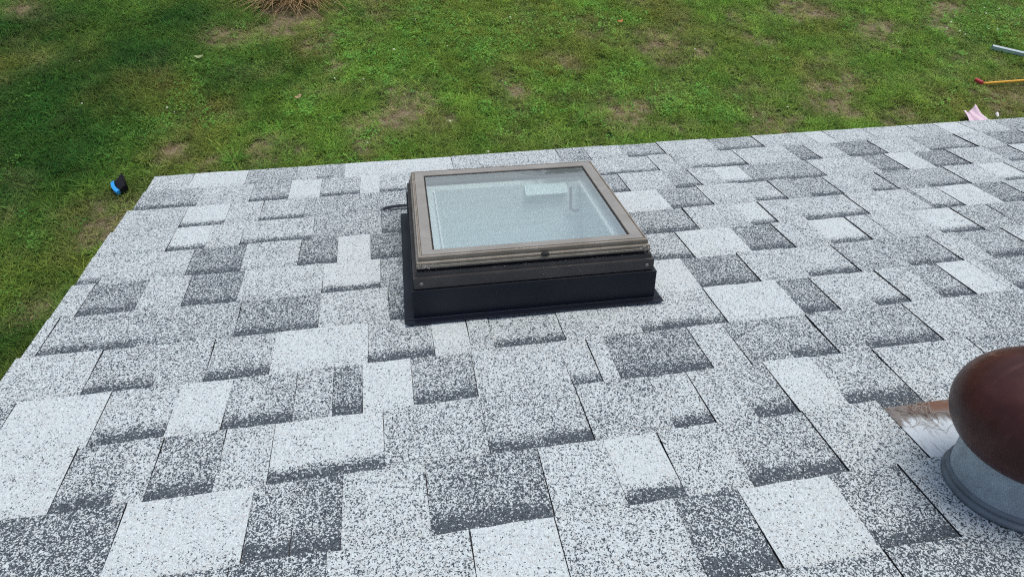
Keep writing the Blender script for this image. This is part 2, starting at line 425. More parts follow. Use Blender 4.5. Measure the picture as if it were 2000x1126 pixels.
link('soffit', box_mesh('soffit', -5.17 * E, UMAX * E, ye - 0.32, ye - 0.01, EAVE - 0.150, EAVE - 0.140), (M_TRIM,), house)
def wall_boards(name, p0, p1, z0, ztops, nrm):
    """lap siding: one mesh per wall, each board a sloped strip"""
    bm = bmesh.new(); p0 = Vector(p0); p1 = Vector(p1); n = Vector(nrm); h = 0.11
    z = z0
    while z < max(ztops) - 0.01:
        zz = min(z + h, max(ztops))
        q = [p0 + n * 0.014, p1 + n * 0.014, p1 + n * 0.002, p0 + n * 0.002]
        vs_ = [bm.verts.new((q[0].x, q[0].y, z)), bm.verts.new((q[1].x, q[1].y, z)), bm.verts.new((q[2].x, q[2].y, zz)), bm.verts.new((q[3].x, q[3].y, zz))]
        bm.faces.new(vs_)
        b = [bm.verts.new((p0.x, p0.y, z)), bm.verts.new((p1.x, p1.y, z))]
        bm.faces.new((vs_[1], vs_[0], b[0], b[1]))
        z = zz
    return bm_mesh(name, bm)
yw = ye - 0.32; xw = -5.18 * E + 0.12
link('wall', wall_boards('wall', (xw, yw, 0), (UMAX * E, yw, 0), -0.05, (EAVE - 0.15,), (0, 1, 0)), (M_SIDING,), house)
link('gable_wall', wall_boards('gable_wall', (xw, VMIN * E, 0), (xw, yw, 0), -0.05, (EAVE - 0.03,), (-1, 0, 0)), (M_SIDING,), house)

# ------------------------------------------------------------------ shingles: one object per tab, measured course by course from the eave
TONE = {'W': 0.19, 'L': 0.365, 'P': 0.43, 'M': 0.49, 'D': 0.575}
ROWS=[
 '-5.45:L -4.595:W -3.404:M -2.313:L -1.839:M -1.241:W 1.256:L 3.845:M 4.553:L 5.059:L 5.485:Mb 6.459:L 7.817:Mb 9.053:L 10.515:W 11.057:L 12.211:L 13.53:L 14.332:W 15.089:L 16.124:M',
 '-5.45:Mb -4.223:L -3.159:Mb -2.365:W -1.709:Pb -0.874:W -0.445:Lb 0.205:Lb 5.905:L 6.457:P 6.75:Lb 8.076:L 9.432:Db 9.98:L 10.715:Db 11.763:L 12.913:Mb 13.741:Mb 14.25:L 15.039:Db',
 '-5.5:L -4.318:Wb -3.485:L -2.83:Lb -1.975:M -0.458:Mb 4.847:L 5.888:Mb 6.501:L 7.081:Wb 7.746:Mb 9.471:L 10.858:Db 11.53:W 12.244:Db 13.196:L 14.216:Mb 14.944:W',
 '-5.52:L -4.312:Wb -3.646:L -3.029:Lb -1.729:M -0.431:Db 0.097:W 5.396:Mb 6.302:L 7.266:Lb 7.948:M 8.502:Mb 9.251:L 9.955:Mb 10.569:M 11.29:Mb 12.296:L 13.163:Wb',
 '-5.5:Lb -5.124:L -3.769:Db -2.861:L -1.903:Db -1.234:W -0.644:Db -0.037:Mb 5.547:L 6.627:Wb 7.173:L 7.759:Lb 9.15:L 10.56:Db 10.702:Lb 11.31:W 12.185:Db',
 '-5.5:L -5.138:Db -4.281:L -3.599:Db -2.758:L -1.432:Wb -0.481:M 0.009:Pb 4.996:W 6.094:Db 6.934:L 7.682:Wb 8.497:L 8.96:L 9.948:Wb 10.839:M 11.644:M',
 '-5.49:L -5.313:Pb -3.976:M -2.642:Db -1.429:L -0.365:Db 0.189:W 4.68:Db 5.734:L 6.626:Lb 7.564:M 8.53:Mb 9.539:L 10.124:Mb 11.125:L',
 '-5.52:L -4.377:Pb -3.486:P -2.856:Pb -2.006:W -0.68:Pb 0.246:W 0.767:L 1.103:Lb 2.146:L 3.311:Lb 4.657:W 5.921:Db 6.52:L 7.16:Lb 7.742:L 8.303:Mb 8.913:W 9.53:L 9.713:Mb',
 '-5.52:M -5.089:W -3.964:Lb -3.104:W -2.45:Pb -1.609:P -1.128:Db -0.749:W -0.101:Mb 0.731:L 1.989:Lb 2.403:L 2.656:Db 3.962:L 4.509:M 5.166:Mb 5.854:M 6.317:Mb 7.501:L 8.412:M',
 '-5.47:W -4.019:Mb -3.403:L -3.069:Mb -2.355:L -1.786:Wb -0.487:P 0.727:Pb 1.982:P 2.991:Lb 3.53:L 4.084:Mb 4.643:W 5.335:Pb 6.293:L 7.799:M',
 '-5.5:D -3.205:W -1.902:Mb -1.445:Db -0.945:L -0.037:Db 1.26:L 2.064:Wb 2.725:L 3.505:Mb 4.642:L 5.66:-',
 '-5.48:M -1.986:D -1.07:L -0.451:L 0.35:W 1.23:L 2.522:Db 3.278:W 4.35:Mb 5.222:L',
 '-5.5:L -0.753:M 0.612:L 1.973:Db 2.913:M 4.329:D',
]
def tab_mesh(u0, u1, k, raised, vbut, r):
    """tab between u0..u1 of course k; local origin at (u0, -k-1); butt end hangs over the course below"""
    nseg = 4
    vb = vbut
    rz_ = r.uniform(0.0016, 0.0030) if u0 > 0.4 else r.uniform(0.0005, 0.0013)
    top_b, top_u = (0.0062 + rz_, 0.0024 + rz_) if raised else (0.0062, 0.0022)
    lift = r.uniform(-0.0004, 0.0007)
    verts, faces, mi, uvs = [], [], [], []
    L = -(k + 1) * E
    ext = 0.02
    g = 0.0004 + (0.0004 if raised and u0 > 0.4 else 0)
    tz = r.uniform(-0.0015, 0.0015)
    sk0, sk1 = r.uniform(-.003, .003), r.uniform(-.003, .003)
    def at(i, j):
        x = (g + ((u1 - u0) * E - 2 * g) * i / nseg)
        if j == 0: y = -ext
        else: y = (vb - L) + (r.uniform(-0.0016, 0.0016) if 0 < i < nseg else r.uniform(-0.001, 0.001)) + tz * (i / nseg - 0.5)
        x += (sk0 * (1 - i / nseg) + sk1 * i / nseg) * (j - .5)
        z = (top_u - 0.0006 if j == 0 else top_b + lift + r.uniform(0, 0.0006))
        return (x, y, z)
    for j in (0, 1, 2):
        for i in range(nseg + 1):
            if j == 1:
                a, b = verts[i], None
                verts.append(None)
            else: verts.append(at(i, 0 if j == 0 else 1))
    W = nseg + 1
    for i in range(nseg + 1):                     # middle row gives the sheet a slight sag
        a, b = verts[i], verts[2 * W + i]
        verts[W + i] = (a[0] * .5 + b[0] * .5, a[1] * .5 + b[1] * .5, a[2] * .5 + b[2] * .5 - r.uniform(0, 0.0006))
    for j in range(2):
        for i in range(nseg):
            faces.append((j * W + i, j * W + i + 1, (j + 1) * W + i + 1, (j + 1) * W + i)); mi.append(0)
    ring = [0, W, 2 * W] + [2 * W + i for i in range(1, W)] + [W + nseg, nseg]
    base = len(verts)
    for q in ring: verts.append((verts[q][0], verts[q][1], max(0.0004, verts[q][2] - 0.0055)))
    for a in range(len(ring) - 1):
        faces.append((ring[a], ring[a + 1], base + a + 1, base + a)); mi.append(1)
    me = pymesh('shingle', verts, faces, False, mi)
    uvl = me.uv_layers.new(name='UVMap')
    for lp in me.loops:
        v = verts[lp.vertex_index]
        uvl.data[lp.index].uv = (v[0], v[1] / E)
    return me

def place_tab(u0, u1, k, code, r):
    tone = TONE[code[0]] + r.uniform(-0.02, 0.02); band = 'b' in code
    parts = [(u0, u1)]
    if 4 <= k <= 6: parts = [(a, b) for a, b in ((u0, min(u1, HU0)), (max(u0, HU1), u1)) if b - a > 0.03]
    vb = -0.13 * E if k == 0 else -k * E + 0.0035 * (r.random() - .5)
    for a, b in parts:
        me = tab_mesh(a, b, k, not band, vb, r)
        o = link('shingle', me, (M_GRAN, M_ASPH), roof)
        o.location = (a * E, -(k + 1) * E, 0)
        o.color = (tone, 1.0 if band else 0.12, r.random(), 1)

rs = random.Random(5)
for k in range(15):
    if k < len(ROWS):
        items = [s.split(':') for s in ROWS[k].split()]
        items = [(float(a), c) for a, c in items]
    else: items = [(-5.48 + rs.uniform(-.05, .05), 'L')]
    end = UMAX + 0.05
    last = items[-1][0]
    if items[-1][1] == '-':
        last = 6.85; items.append((6.85, 'L'))
    # beyond what the photograph shows the courses go on in the same manner
    lim = min(end, (7.0 if k >= 12 else last + 5.0))
    c = items[-1][1]; u = items[-1][0]
    if k >= 12: u = max(u, -5.5)
    while True:
        u += rs.choice((1.1, 1.5, 0.8, 1.9, 1.3)) + rs.uniform(-.1, .1)
        if u > lim - 0.6: break
        c = rs.choice(['L', 'W', 'P', 'L']) if 'b' in c else rs.choice(['Mb', 'Db', 'Lb', 'Wb', 'Mb'])
        items.append((u, c))
    for i, (a, c) in enumerate(items):
        b = items[i + 1][0] if i + 1 < len(items) else lim
        if c == '-': continue
        place_tab(a, b, k, c, rs)

# ------------------------------------------------------------------ skylight
SK = ROOF @ Matrix.Translation((1.92 * E, -5.26 * E, 0)) @ Matrix.Rotation(math.radians(-1.25), 4, 'Z')
skylight = link('skylight', None, mw=SK)
tag(skylight, 'square bronze framed skylight on a navy metal curb set in the shingle roof', 'skylight')

def rails(name, rect, prof, mats, parent=skylight, sides='nwfe', seg_mi=None):
    """sweep a profile (outward offset, height), in exposures, round a rectangle; one mitred piece per side"""
    x0, x1, y0, y1 = rect
    c = {'n': ((x0, y0), (x1, y0)), 'e': ((x1, y0), (x1, y1)), 'f': ((x1, y1), (x0, y1)), 'w': ((x0, y1), (x0, y0))}
    sg = {(x0, y0): (-1, -1), (x1, y0): (1, -1), (x1, y1): (1, 1), (x0, y1): (-1, 1)}
    out = []
    for s in sides:
        a, b = c[s]; vs_, fs = [], []
        m = len(prof)
        for q in (a, b):
            for d, h in prof: vs_.append(((q[0] + sg[q][0] * d) * E, (q[1] + sg[q][1] * d) * E, h * E))
        for i in range(m - 1): fs.append((i, m + i, m + i + 1, i + 1))
        fs.append((m - 1, 2 * m - 1, m, 0))
        bm = bmesh.new()
        vv = [bm.verts.new(v) for v in vs_]
        for f_ in fs: bm.faces.new([vv[i] for i in f_])
        bm.faces.new(vv[:m]); bm.faces.new(vv[m:][::-1])
        out.append(link(name, bm_mesh(name, bm), mats, parent))
    return out

CX, CY = 1.92, -5.26
def R_(u0, u1, v0, v1): return (u0 - CX, u1 - CX, v0 - CY, v1 - CY)
rails('curb_wall', R_(0.05, 3.80, -7.135, -3.36), [(-0.22, 0.0), (-0.22, 0.50), (-0.02, 0.530), (0.0, 0.524), (0.0, 0.0)], (M_NAVY,))
rails('frame_rail', R_(0.09, 3.745, -7.10, -3.42), [(-0.24, 0.535), (-0.24, 0.83), (-0.13, 0.83), (-0.12, 0.775), (-0.075, 0.775), (-0.068, 0.80), (-0.035, 0.80), (-0.03, 0.73), (0.0, 0.722), (0.005, 0.70), (0.005, 0.545), (-0.02, 0.535)], (M_BRONZE_D,))
M_GREYB = bronze('sky_sheen_bronze_top', (0.265, 0.260, 0.235), (0.325, 0.322, 0.298), 0.4)  # greyer top faces: sky reflection put into the bronze colour
sash = rails('sash_rail', R_(0.215, 3.605, -7.015, -3.70), [(-0.195, 0.90), (-0.195, 1.02), (-0.185, 1.035), (-0.028, 1.046), (-0.018, 1.030), (-0.006, 1.030), (0.004, 1.044), (0.024, 1.040), (0.034, 1.01), (0.030, 0.965), (0.055, 0.958), (0.062, 0.948), (0.062, 0.905), (0.068, 0.90), (0.068, 0.868), (0.03, 0.860), (-0.10, 0.855), (-0.10, 0.90)], (M_BRONZE, M_GREYB, M_EDGE))
for o in sash:
    for pl in o.data.polygons:
        z = pl.center.z / E
        if z > 1.025 and abs(pl.normal.z) > 0.9 and pl.area > 0.004: pl.material_index = 1
        elif pl.normal.z > 0.75 and 0.9 < z and pl.area < 0.0035: pl.material_index = 2
rails('gasket', R_(0.215, 3.605, -7.015, -3.70), [(-0.215, 1.0145), (-0.215, 1.020), (-0.1955, 1.026), (-0.1955, 1.0145)], (M_BLACK,))
gb = R_(0.215 + 0.15, 3.605 - 0.15, -7.015 + 0.15, -3.70 - 0.15)
pane = link('glass_pane', box_mesh('glass_pane', gb[0] * E, gb[1] * E, gb[2] * E, gb[3] * E, 0.998 * E, 1.014 * E), (M_GLASS, M_CLEAR), skylight)
for pl in pane.data.polygons: pl.material_index = 0 if pl.normal.z > 0.5 else 1
# white painted lining and light well below the pane
rails('inner_lining', R_(0.56, 3.30, -6.74, -4.16), [(-0.03, 0.78), (-0.03, 0.84), (0.0, 0.86), (0.0, 0.80)], (M_LINER,), sides='we')
rails('lining_ledge', R_(0.56, 3.30, -6.74, -4.16), [(0.001, 0.78), (0.001, 0.80), (0.22, 0.84), (0.22, 0.78)], (M_SHAFT,))
well = bmesh.new()
w0, w1, w2, w3 = R_(0.56, 3.30, -6.74, -4.16)
zt, zb = 0.835 * E, -0.9 * E
cs = [(w0, w2), (w1, w2), (w1, w3), (w0, w3)]
tv = [well.verts.new((x * E, y * E, zt)) for x, y in cs]; bv = [well.verts.new((x * E, (y - (0.8 if y > 0 else 0)) * E, zb)) for x, y in cs]
for i in range(4):
    j = (i + 1) % 4; well.faces.new((tv[i], tv[j], bv[j], bv[i]))
well.faces.new(bv)
link('light_well', bm_mesh('light_well', well), (M_SHAFT,), skylight)
bm = bmesh.new()
fy = w3 * E - 0.001
fq = [(fy, 0.838), (fy - 0.030, 0.715), (fy - 0.030, 0.700), (fy, 0.815)]
fa = [bm.verts.new(((2.24 - CX) * E, y_, h_ * E)) for y_, h_ in fq]; fb = [bm.verts.new(((3.04 - CX) * E, y_, h_ * E)) for y_, h_ in fq]
for i in range(4): bm.faces.new((fa[i], fb[i], fb[(i + 1) % 4], fa[(i + 1) % 4]))
bm.faces.new(fa); bm.faces.new(fb[::-1])
link('pale_plate', bm_mesh('pale_plate', bm), (M_PLATE,), skylight)  # pale plate set in and tilted to catch light as a bright patch
xr = (3.05 - CX) * E
link('operator_rod', tube('operator_rod', [(xr + 0.004, w3 * E - 0.034, 0.83 * E), (xr + 0.004, w3 * E - 0.044, 0.42 * E), (xr + 0.014, w3 * E - 0.046, 0.38 * E), (xr + 0.026, w3 * E - 0.046, 0.395 * E)], [0.0040] * 4, 8), (M_ROD,), skylight)
# flashing flanges on the shingles
zf0, zf1 = 0.0036, 0.0048
def flange(name, u0, u1, v0, v1, dz=0.0):
    q = R_(u0, u1, v0, v1)
    return link(name, box_mesh(name, q[0] * E, q[1] * E, q[2] * E, q[3] * E, zf0 + dz, zf1 + dz, 0.0004), (M_NAVY,), skylight)
flange('head_flashing', -0.075, 3.925, -7.265, -7.137, 0.0016)
flange('side_flashing', -0.095, 0.049, -7.20, -3.29)
flange('side_flashing', 3.801, 3.925, -7.20, -6.2)
link('flashing_seam', box_mesh('flashing_seam', (-0.06 - CX) * E, (3.90 - CX) * E, (-7.146 - CY) * E, (-7.138 - CY) * E, zf1 + 0.0017, zf1 + 0.0032), (M_STRAP,), skylight)
# bent tongue of the sill flashing lying over the shingles
bm = bmesh.new()
pts = [(-0.44, -3.02, 0.035), (-0.36, -3.00, 0.05), (-0.2, -2.97, 0.06), (-0.05, -2.95, 0.055), (0.06, -2.94, 0.045)]
rows_ = []
for u, v, h in pts:
    rows_.append([bm.verts.new(((u - CX) * E, (v - CY + dv) * E, (h + dh) * E)) for dv, dh in ((-0.04, 0.0), (0.04, 0.015), (0.04, 0.003), (-0.04, -0.012))])
for a, b in zip(rows_, rows_[1:]):
    for i in range(4): bm.faces.new((a[i], b[i], b[(i + 1) % 4], a[(i + 1) % 4]))
bm.faces.new(rows_[0]); bm.faces.new(rows_[-1][::-1])
link('flashing_tongue', bm_mesh('flashing_tongue', bm), (M_NAVY,), skylight)
# flaking paint and grit at the near corners and along the ledge
rf = random.Random(77); bm = bmesh.new()
def chip(u, v, h, s):
    q = Vector(((u - CX) * E, (v - CY) * E, h * E)); c0 = [Vector((rf.uniform(-1, 1), rf.uniform(-1, 1), rf.uniform(-.7, .7))) * s for _ in range(4)]
    vv = [bm.verts.new(q + c) for c in c0]
    for a, b, c in ((0, 1, 2), (0, 2, 3), (0, 3, 1), (1, 3, 2)): bm.faces.new((vv[a], vv[b], vv[c]))
for _ in range(150):
    chip(0.17 + abs(rf.gauss(0, 0.10)), -7.083 - rf.uniform(0, 0.006), rf.uniform(0.872, 0.945), rf.uniform(0.0006, 0.0022))
for _ in range(80):
    chip(3.64 - abs(rf.gauss(0, 0.06)), -7.083 - rf.uniform(0, 0.006), rf.uniform(0.878, 0.95), rf.uniform(0.0006, 0.0020))
for _ in range(130):
    chip(rf.uniform(0.2, 3.6), -7.065 + rf.uniform(-0.02, 0.03), 0.806, rf.uniform(0.0004, 0.0013))
for c, n in ((1.72, 22), (2.62, 30), (3.0, 12)):
    for _ in range(n): chip(c + rf.gauss(0, 0.07), -7.0 + rf.gauss(0, 0.025), 1.048, rf.uniform(0.0005, 0.0015))
M_FLAKE = plain('pale_flaking_paint', (0.62, 0.59, 0.52), 0.8, 0, 0.4, 300)
fl_ = link('paint_flakes', bm_mesh('paint_flakes', bm), (M_FLAKE,), skylight); fl_['kind'] = 'stuff'
# two washered screws in the near face of the frame and the sash catch
for u in (0.20, 3.64):
    me = lathe('screw', [(0.0, 0.0022), (0.0012, 0.0022), (0.0014, 0.0014), (0.0026, 0.0020), (0.0040, 0.0014), (0.0042, 0.0)], 20)
    M4 = Matrix.Translation(((u - CX) * E, (-7.105 - CY) * E, 0.625 * E)) @ Matrix.Rotation(math.radians(90), 4, 'X')
    link('screw', me, (M_SCREW,), skylight, M4)
me = lathe('sash_catch', [(0.0, 0.006), (0.004, 0.006), (0.006, 0.004), (0.0065, 0.0)], 16)
link('sash_catch', me, (M_BLACK,), skylight, Matrix.Translation(((2.05 - CX) * E, (-7.06 - CY) * E, 0.945 * E)) @ Matrix.Rotation(math.radians(90), 4, 'X') @ Matrix.Diagonal((1.5, 0.7, 1, 1)))

# ------------------------------------------------------------------ roof vent
VT = ROOF @ Matrix.Translation((6.17 * E, -11.52 * E, 0))
vent = link('roof_vent', None, mw=VT)
tag(vent, 'maroon mushroom hooded roof vent on a grey galvanised neck', 'roof vent')
link('flashing_pan', box_mesh('flashing_pan', -0.505 * E, 0.66 * E, 0.515 * E, 1.39 * E, 0.0004, 0.0014, 0.0004), (M_PAN,), vent)
rb = 0.585
ringp = [(rb + 0.004, 0.0), (rb + 0.05, 0.0), (rb + 0.058, 0.03), (rb + 0.045, 0.06), (rb + 0.022, 0.068), (rb + 0.018, 0.085), (rb + 0.034, 0.10), (rb + 0.030, 0.125), (rb + 0.004, 0.14)]
link('base_ring', lathe('base_ring', [(r * E, z * E) for r, z in ringp], 80), (M_RING,), vent)
prof = [(rb, 0.0), (rb, 0.2), (rb - 0.005, 0.5), (rb - 0.01, 0.85), (rb - 0.02, 0.85)]
link('neck', lathe('neck', [(r * E, z * E) for r, z in prof], 80), (M_GALV,), vent)
a_, b_, hc = 0.835, 0.64, 1.02
prof = [(0.50 * E, 0.56 * E)]
for i in range(27):
    t = math.radians(-46 + 136 * i / 26)
    prof.append((a_ * math.cos(t) * E, (hc + b_ * math.sin(t)) * E))
prof[1:1] = [(a_ * math.cos(math.radians(-46)) * E - 0.004, (hc + b_ * math.sin(math.radians(-46))) * E + 0.003)]
prof[-1] = (0.0, (hc + b_) * E)
link('hood', lathe('hood', prof, 96), (M_HOOD,), vent)

rf = random.Random(78); bm = bmesh.new()
for i in range(26):       # dry wisps caught on the plate
    x0, y0 = rf.uniform(-0.42, 0.05) * E, rf.uniform(0.85, 1.33) * E; a = rf.uniform(0, 3.1); L = rf.uniform(0.02, 0.06); k = rf.uniform(-25, 25)
    prev = None
    for s in range(6):
        t_ = s / 5 * L; ang = a + k * t_; p = Vector((x0 + t_ * math.cos(ang), y0 + t_ * math.sin(ang), 0.0022 + 0.006 * math.sin(math.pi * s / 5) * rf.random())); w = 0.00035
        q = [bm.verts.new(p + Vector((-math.sin(ang) * w, math.cos(ang) * w, 0))), bm.verts.new(p - Vector((-math.sin(ang) * w, math.cos(ang) * w, 0))), bm.verts.new(p + Vector((0, 0, 0.0005)))]
        if prev:
            for j in range(3): bm.faces.new((prev[j], q[j], q[(j + 1) % 3], prev[(j + 1) % 3]))
        prev = q
ws = link('straw_wisps', bm_mesh('straw_wisps', bm), (plain('pale_straw', (0.55, 0.50, 0.42), 0.7),), mw=VT)
tag(ws, 'thin pale straw wisps caught on the rusty plate beside the roof vent', 'straw', kind='stuff')

# ------------------------------------------------------------------ things lying on the lawn
def gpt(x, y, z=0.0): return Vector((x, y, gz(x, y) + z))

# brush: black wedge body with a curved bright blue edge
BR = Matrix.Translation(gpt(-2.385, 3.03, 0.038))
brush = link('hand_brush', None, mw=BR)
tag(brush, 'small black hand brush with a bright blue curved edge on the grass', 'brush')
bx, by = -2.40, 3.07
blk = [(-2.449, 3.108), (-2.393, 3.205), (-2.318, 3.020), (-2.382, 2.974)]
bm = bmesh.new()
lo = [bm.verts.new((x - bx, y - by, 0.0)) for x, y in blk]
hi = [bm.verts.new(((x - bx) * 0.93, (y - by) * 0.93, h)) for (x, y), h in zip(blk, (0.03, 0.05, 0.055, 0.03))]
bm.faces.new(lo); bm.faces.new(hi)
for i in range(4): bm.faces.new((lo[i], lo[(i + 1) % 4], hi[(i + 1) % 4], hi[i]))
bmesh.ops.bevel(bm, geom=bm.edges[:], offset=0.004, segments=2, affect='EDGES')
M_BRK = plain('black_plastic', (0.006, 0.006, 0.008), 0.6, spec=0.25)
M_BLU = plain('bright_blue_plastic', (0.035, 0.37, 0.82), 0.45, 0, 0.08)
link('body', bm_mesh('body', bm), (M_BRK,), brush)
link('ridge', tube('ridge', [(0.008, 0.115, 0.052), (0.038, 0.045, 0.057), (0.066, -0.03, 0.057)], [0.005, 0.006, 0.005], 8), (M_BRK,), brush)
bm = bmesh.new(); N = 9; prev = None
for i in range(N):
    t = i / (N - 1)
    cxp = -2.459 + (-2.388 + 2.459) * t - 0.012 * math.sin(math.pi * t); cyp = 3.103 + (2.972 - 3.103) * t - 0.006 * math.sin(math.pi * t)
    nx, ny = 0.0125, 0.008
    ring = [bm.verts.new((cxp + s * nx - bx, cyp + s * ny - by, z)) for s, z in ((-1, 0.0), (1, 0.0), (1, 0.038), (-1, 0.030))]
    if prev:
        for q in range(4): bm.faces.new((prev[q], ring[q], ring[(q + 1) % 4], prev[(q + 1) % 4]))
    else: bm.faces.new(ring)
    prev = ring
bm.faces.new(prev[::-1])
link('blue_edge', bm_mesh('blue_edge', bm), (M_BLU,), brush)

# pink sheet, folded and curling up
def sheet(name, nx, ny, fn, th):
    vs_, fs = [], []
    for s in (0, 1):
        for i in range(nx):
            for j in range(ny):
                p = Vector(fn(i / (nx - 1), j / (ny - 1))); vs_.append((p.x, p.y, p.z + (th if s else 0)))
    n = nx * ny
    for s in (0, 1):
        for i in range(nx - 1):
            for j in range(ny - 1):
                f_ = [s * n + i * ny + j, s * n + (i + 1) * ny + j, s * n + (i + 1) * ny + j + 1, s * n + i * ny + j + 1]
                fs.append(f_ if s else f_[::-1])
    per = [i * ny for i in range(nx)] + [(nx - 1) * ny + j for j in range(1, ny)] + [i * ny + ny - 1 for i in range(nx - 2, -1, -1)] + [j for j in range(ny - 2, 0, -1)]
    for a in range(len(per)):
        b = per[(a + 1) % len(per)]; fs.append((per[a], b, n + b, n + per[a]))
    me = pymesh(name, vs_, fs, True)
    return me
M_PINK = plain('pink_wrap', (0.80, 0.62, 0.70), 0.6, 0, 0.08, 8)
def pink_fn(s, t):
    # s from left to right, t from the house side outwards
    far = Vector((5.955 + 0.25 * s, 3.223 + 0.02 * s + 0.107 * s ** 2.5, 0))
    near = Vector((5.92 + 0.33 * s, 2.80, 0))
    p = near.lerp(far, t)
    z = 0.02 + 0.030 * math.sin(s * 9.5 + 0.6 + t) * (0.5 + 0.5 * t) + 0.016 * math.sin(s * 23 + 4 * t) + 0.012 * math.sin(t * 9 + s * 5) + 0.05 * t * t
    return (p.x - 6.05, p.y - 3.05, z)
pk = link('pink_sheet', sheet('pink_sheet', 22, 14, pink_fn, 0.003), (M_PINK,), mw=Matrix.Translation(gpt(6.05, 3.05, 0.03)))
tag(pk, 'crumpled pale pink sheet on the grass just past the eave', 'sheet')
M_WHT = plain('white_scrap_paper', (0.85, 0.85, 0.83), 0.6, 0, 0.05)
sp_ = link('paper_scrap', sheet('paper_scrap', 6, 6, lambda s, t: (0.03 * (s - .5) + 0.015 * t, 0.06 * (t - .5), 0.03 * s * t + 0.012 * math.sin(5 * s)), 0.002), (M_WHT,), mw=Matrix.Translation(gpt(6.39, 3.19, 0.045)))
tag(sp_, 'tiny white paper scrap on the grass beside the pink sheet', 'scrap')

# yellow bar with a red dipped tip
bar = link('yellow_bar', None, mw=Matrix.Translation(gpt(6.64, 3.795, 0.05)))
tag(bar, 'yellow metal bar with a bent red tip lying on the lawn', 'bar')
M_YEL = plain('yellow_paint', (0.80, 0.42, 0.035), 0.45, 0, 0.15, 30)
M_RED = plain('red_rubber', (0.50, 0.035, 0.045), 0.5, 0, 0.2, 30)
link('shaft', tube('shaft', [(0.0, 0.0, 0), (0.04, -0.012, 0), (0.12, -0.008, 0), (0.5, 0.0, 0.0), (1.15, 0.03, 0.0)], [0.013, 0.0138, 0.0145, 0.0145, 0.0145], 12), (M_YEL,), bar)
link('tip', tube('tip', [(-0.052, 0.070, 0.006), (-0.045, 0.062, 0.006), (-0.01, 0.014, 0.002), (0.006, -0.003, 0)], [0.012, 0.021, 0.022, 0.019], 12), (M_RED,), bar)

# grey square tube
d = Vector((0.30, -0.195, 0)).normalized(); ang = math.atan2(d.y, d.x)
pipe = link('metal_tube', None, mw=Matrix.Translation(gpt(7.325, 4.555, 0.02)) @ Matrix.Rotation(ang, 4, 'Z'))
tag(pipe, 'pale grey hollow metal tube lying on the lawn above the yellow bar', 'tube')
M_TUBE = plain('dull_grey_metal', (0.46, 0.55, 0.57), 0.45, 0.1, 0.15, 25)
bm = bmesh.new()
for s, (hw, hz) in enumerate(((0.024, 0.020), (0.020, 0.016))):
    for x in (0.0, 1.5): [bm.verts.new((x, yy * hw, 0.03 + zz * hz)) for yy, zz in ((-1, -1), (1, -1), (1, 1), (-1, 1))]
bm.verts.ensure_lookup_table(); V = bm.verts
for i in range(4):
    j = (i + 1) % 4
    bm.faces.new((V[i], V[j], V[4 + j], V[4 + i])); bm.faces.new((V[8 + j], V[8 + i], V[12 + i], V[12 + j]))
    bm.faces.new((V[j], V[i], V[8 + i], V[8 + j])); bm.faces.new((V[4 + i], V[4 + j], V[12 + j], V[12 + i]))
link('square_section', bm_mesh('square_section', bm), (M_TUBE,), pipe)

# fallen leaves
def leaf(x, y, size, col, label, rz):
    vs_ = [(0, 0, 0)]; n = 12
    for i in range(n):
        t = 2 * math.pi * i / n; r = size * (0.6 + 0.4 * abs(math.cos(t))) * (1 + 0.12 * math.sin(3 * t))
        vs_.append((r * math.cos(t), 0.6 * r * math.sin(t), 0.25 * size * math.cos(t) ** 2))
    fs = [(0, 1 + i, 1 + (i + 1) % n) for i in range(n)]
    o = link('fallen_leaf', pymesh('fallen_leaf', vs_, fs, True), (plain('leaf_' + label.split()[0], col, 0.7, 0, 0.2, 60),), mw=Matrix.Translation(gpt(x, y, 0.06)) @ Matrix.Rotation(rz, 4, 'Z') @ Matrix.Rotation(0.25, 4, 'X'))
    tag(o, label, 'leaf', 'fallen leaves on the lawn')
leaf(-1.982, 5.067, 0.045, (0.30, 0.36, 0.16), 'pale green fallen leaf on dark lawn below the dry grass clump', 0.1)
leaf(-0.928, 4.223, 0.04, (0.42, 0.28, 0.16), 'tan curled leaf on the lawn between clump and skylight', 0.7)
leaf(2.822, 5.486, 0.04, (0.55, 0.16, 0.03), 'orange leaf on the bright grass high in the picture', 0.3)

# ------------------------------------------------------------------ plants
def blades(name, n, r0, h, hv, width, bend, seed, segs=4, lean=0.5):
    r = random.Random(seed); vs_, fs = [], []
    for b in range(n):
        a = r.uniform(0, 2 * math.pi); d = r0 * math.sqrt(r.random())
        bx, by = d * math.cos(a), d * math.sin(a)
        da = a + r.uniform(-0.9, 0.9); H = h * (1 + r.uniform(-hv, hv)); ln = lean * r.uniform(0.2, 1.2); bd = bend * r.uniform(0.2, 1.3); w = width * r.uniform(0.7, 1.25)
        sx, sy = -math.sin(da), math.cos(da)
        i0 = len(vs_)
        for s in range(segs + 1):
            t = s / segs; out = H * (ln * t + bd * t * t); z = H * (t - 0.45 * bd * t * t)
            ww = w * (1 - t ** 1.6) * 0.5
            px, py = bx + math.cos(da) * out, by + math.sin(da) * out
            if s < segs: vs_ += [(px - sx * ww, py - sy * ww, z), (px + sx * ww, py + sy * ww, z)]
            else: vs_.append((px, py, z))
        for s in range(segs - 1): fs.append((i0 + 2 * s, i0 + 2 * s + 1, i0 + 2 * s + 3, i0 + 2 * s + 2))
        fs.append((i0 + 2 * segs - 2, i0 + 2 * segs - 1, i0 + 2 * segs))
    return pymesh(name, vs_, fs, False)

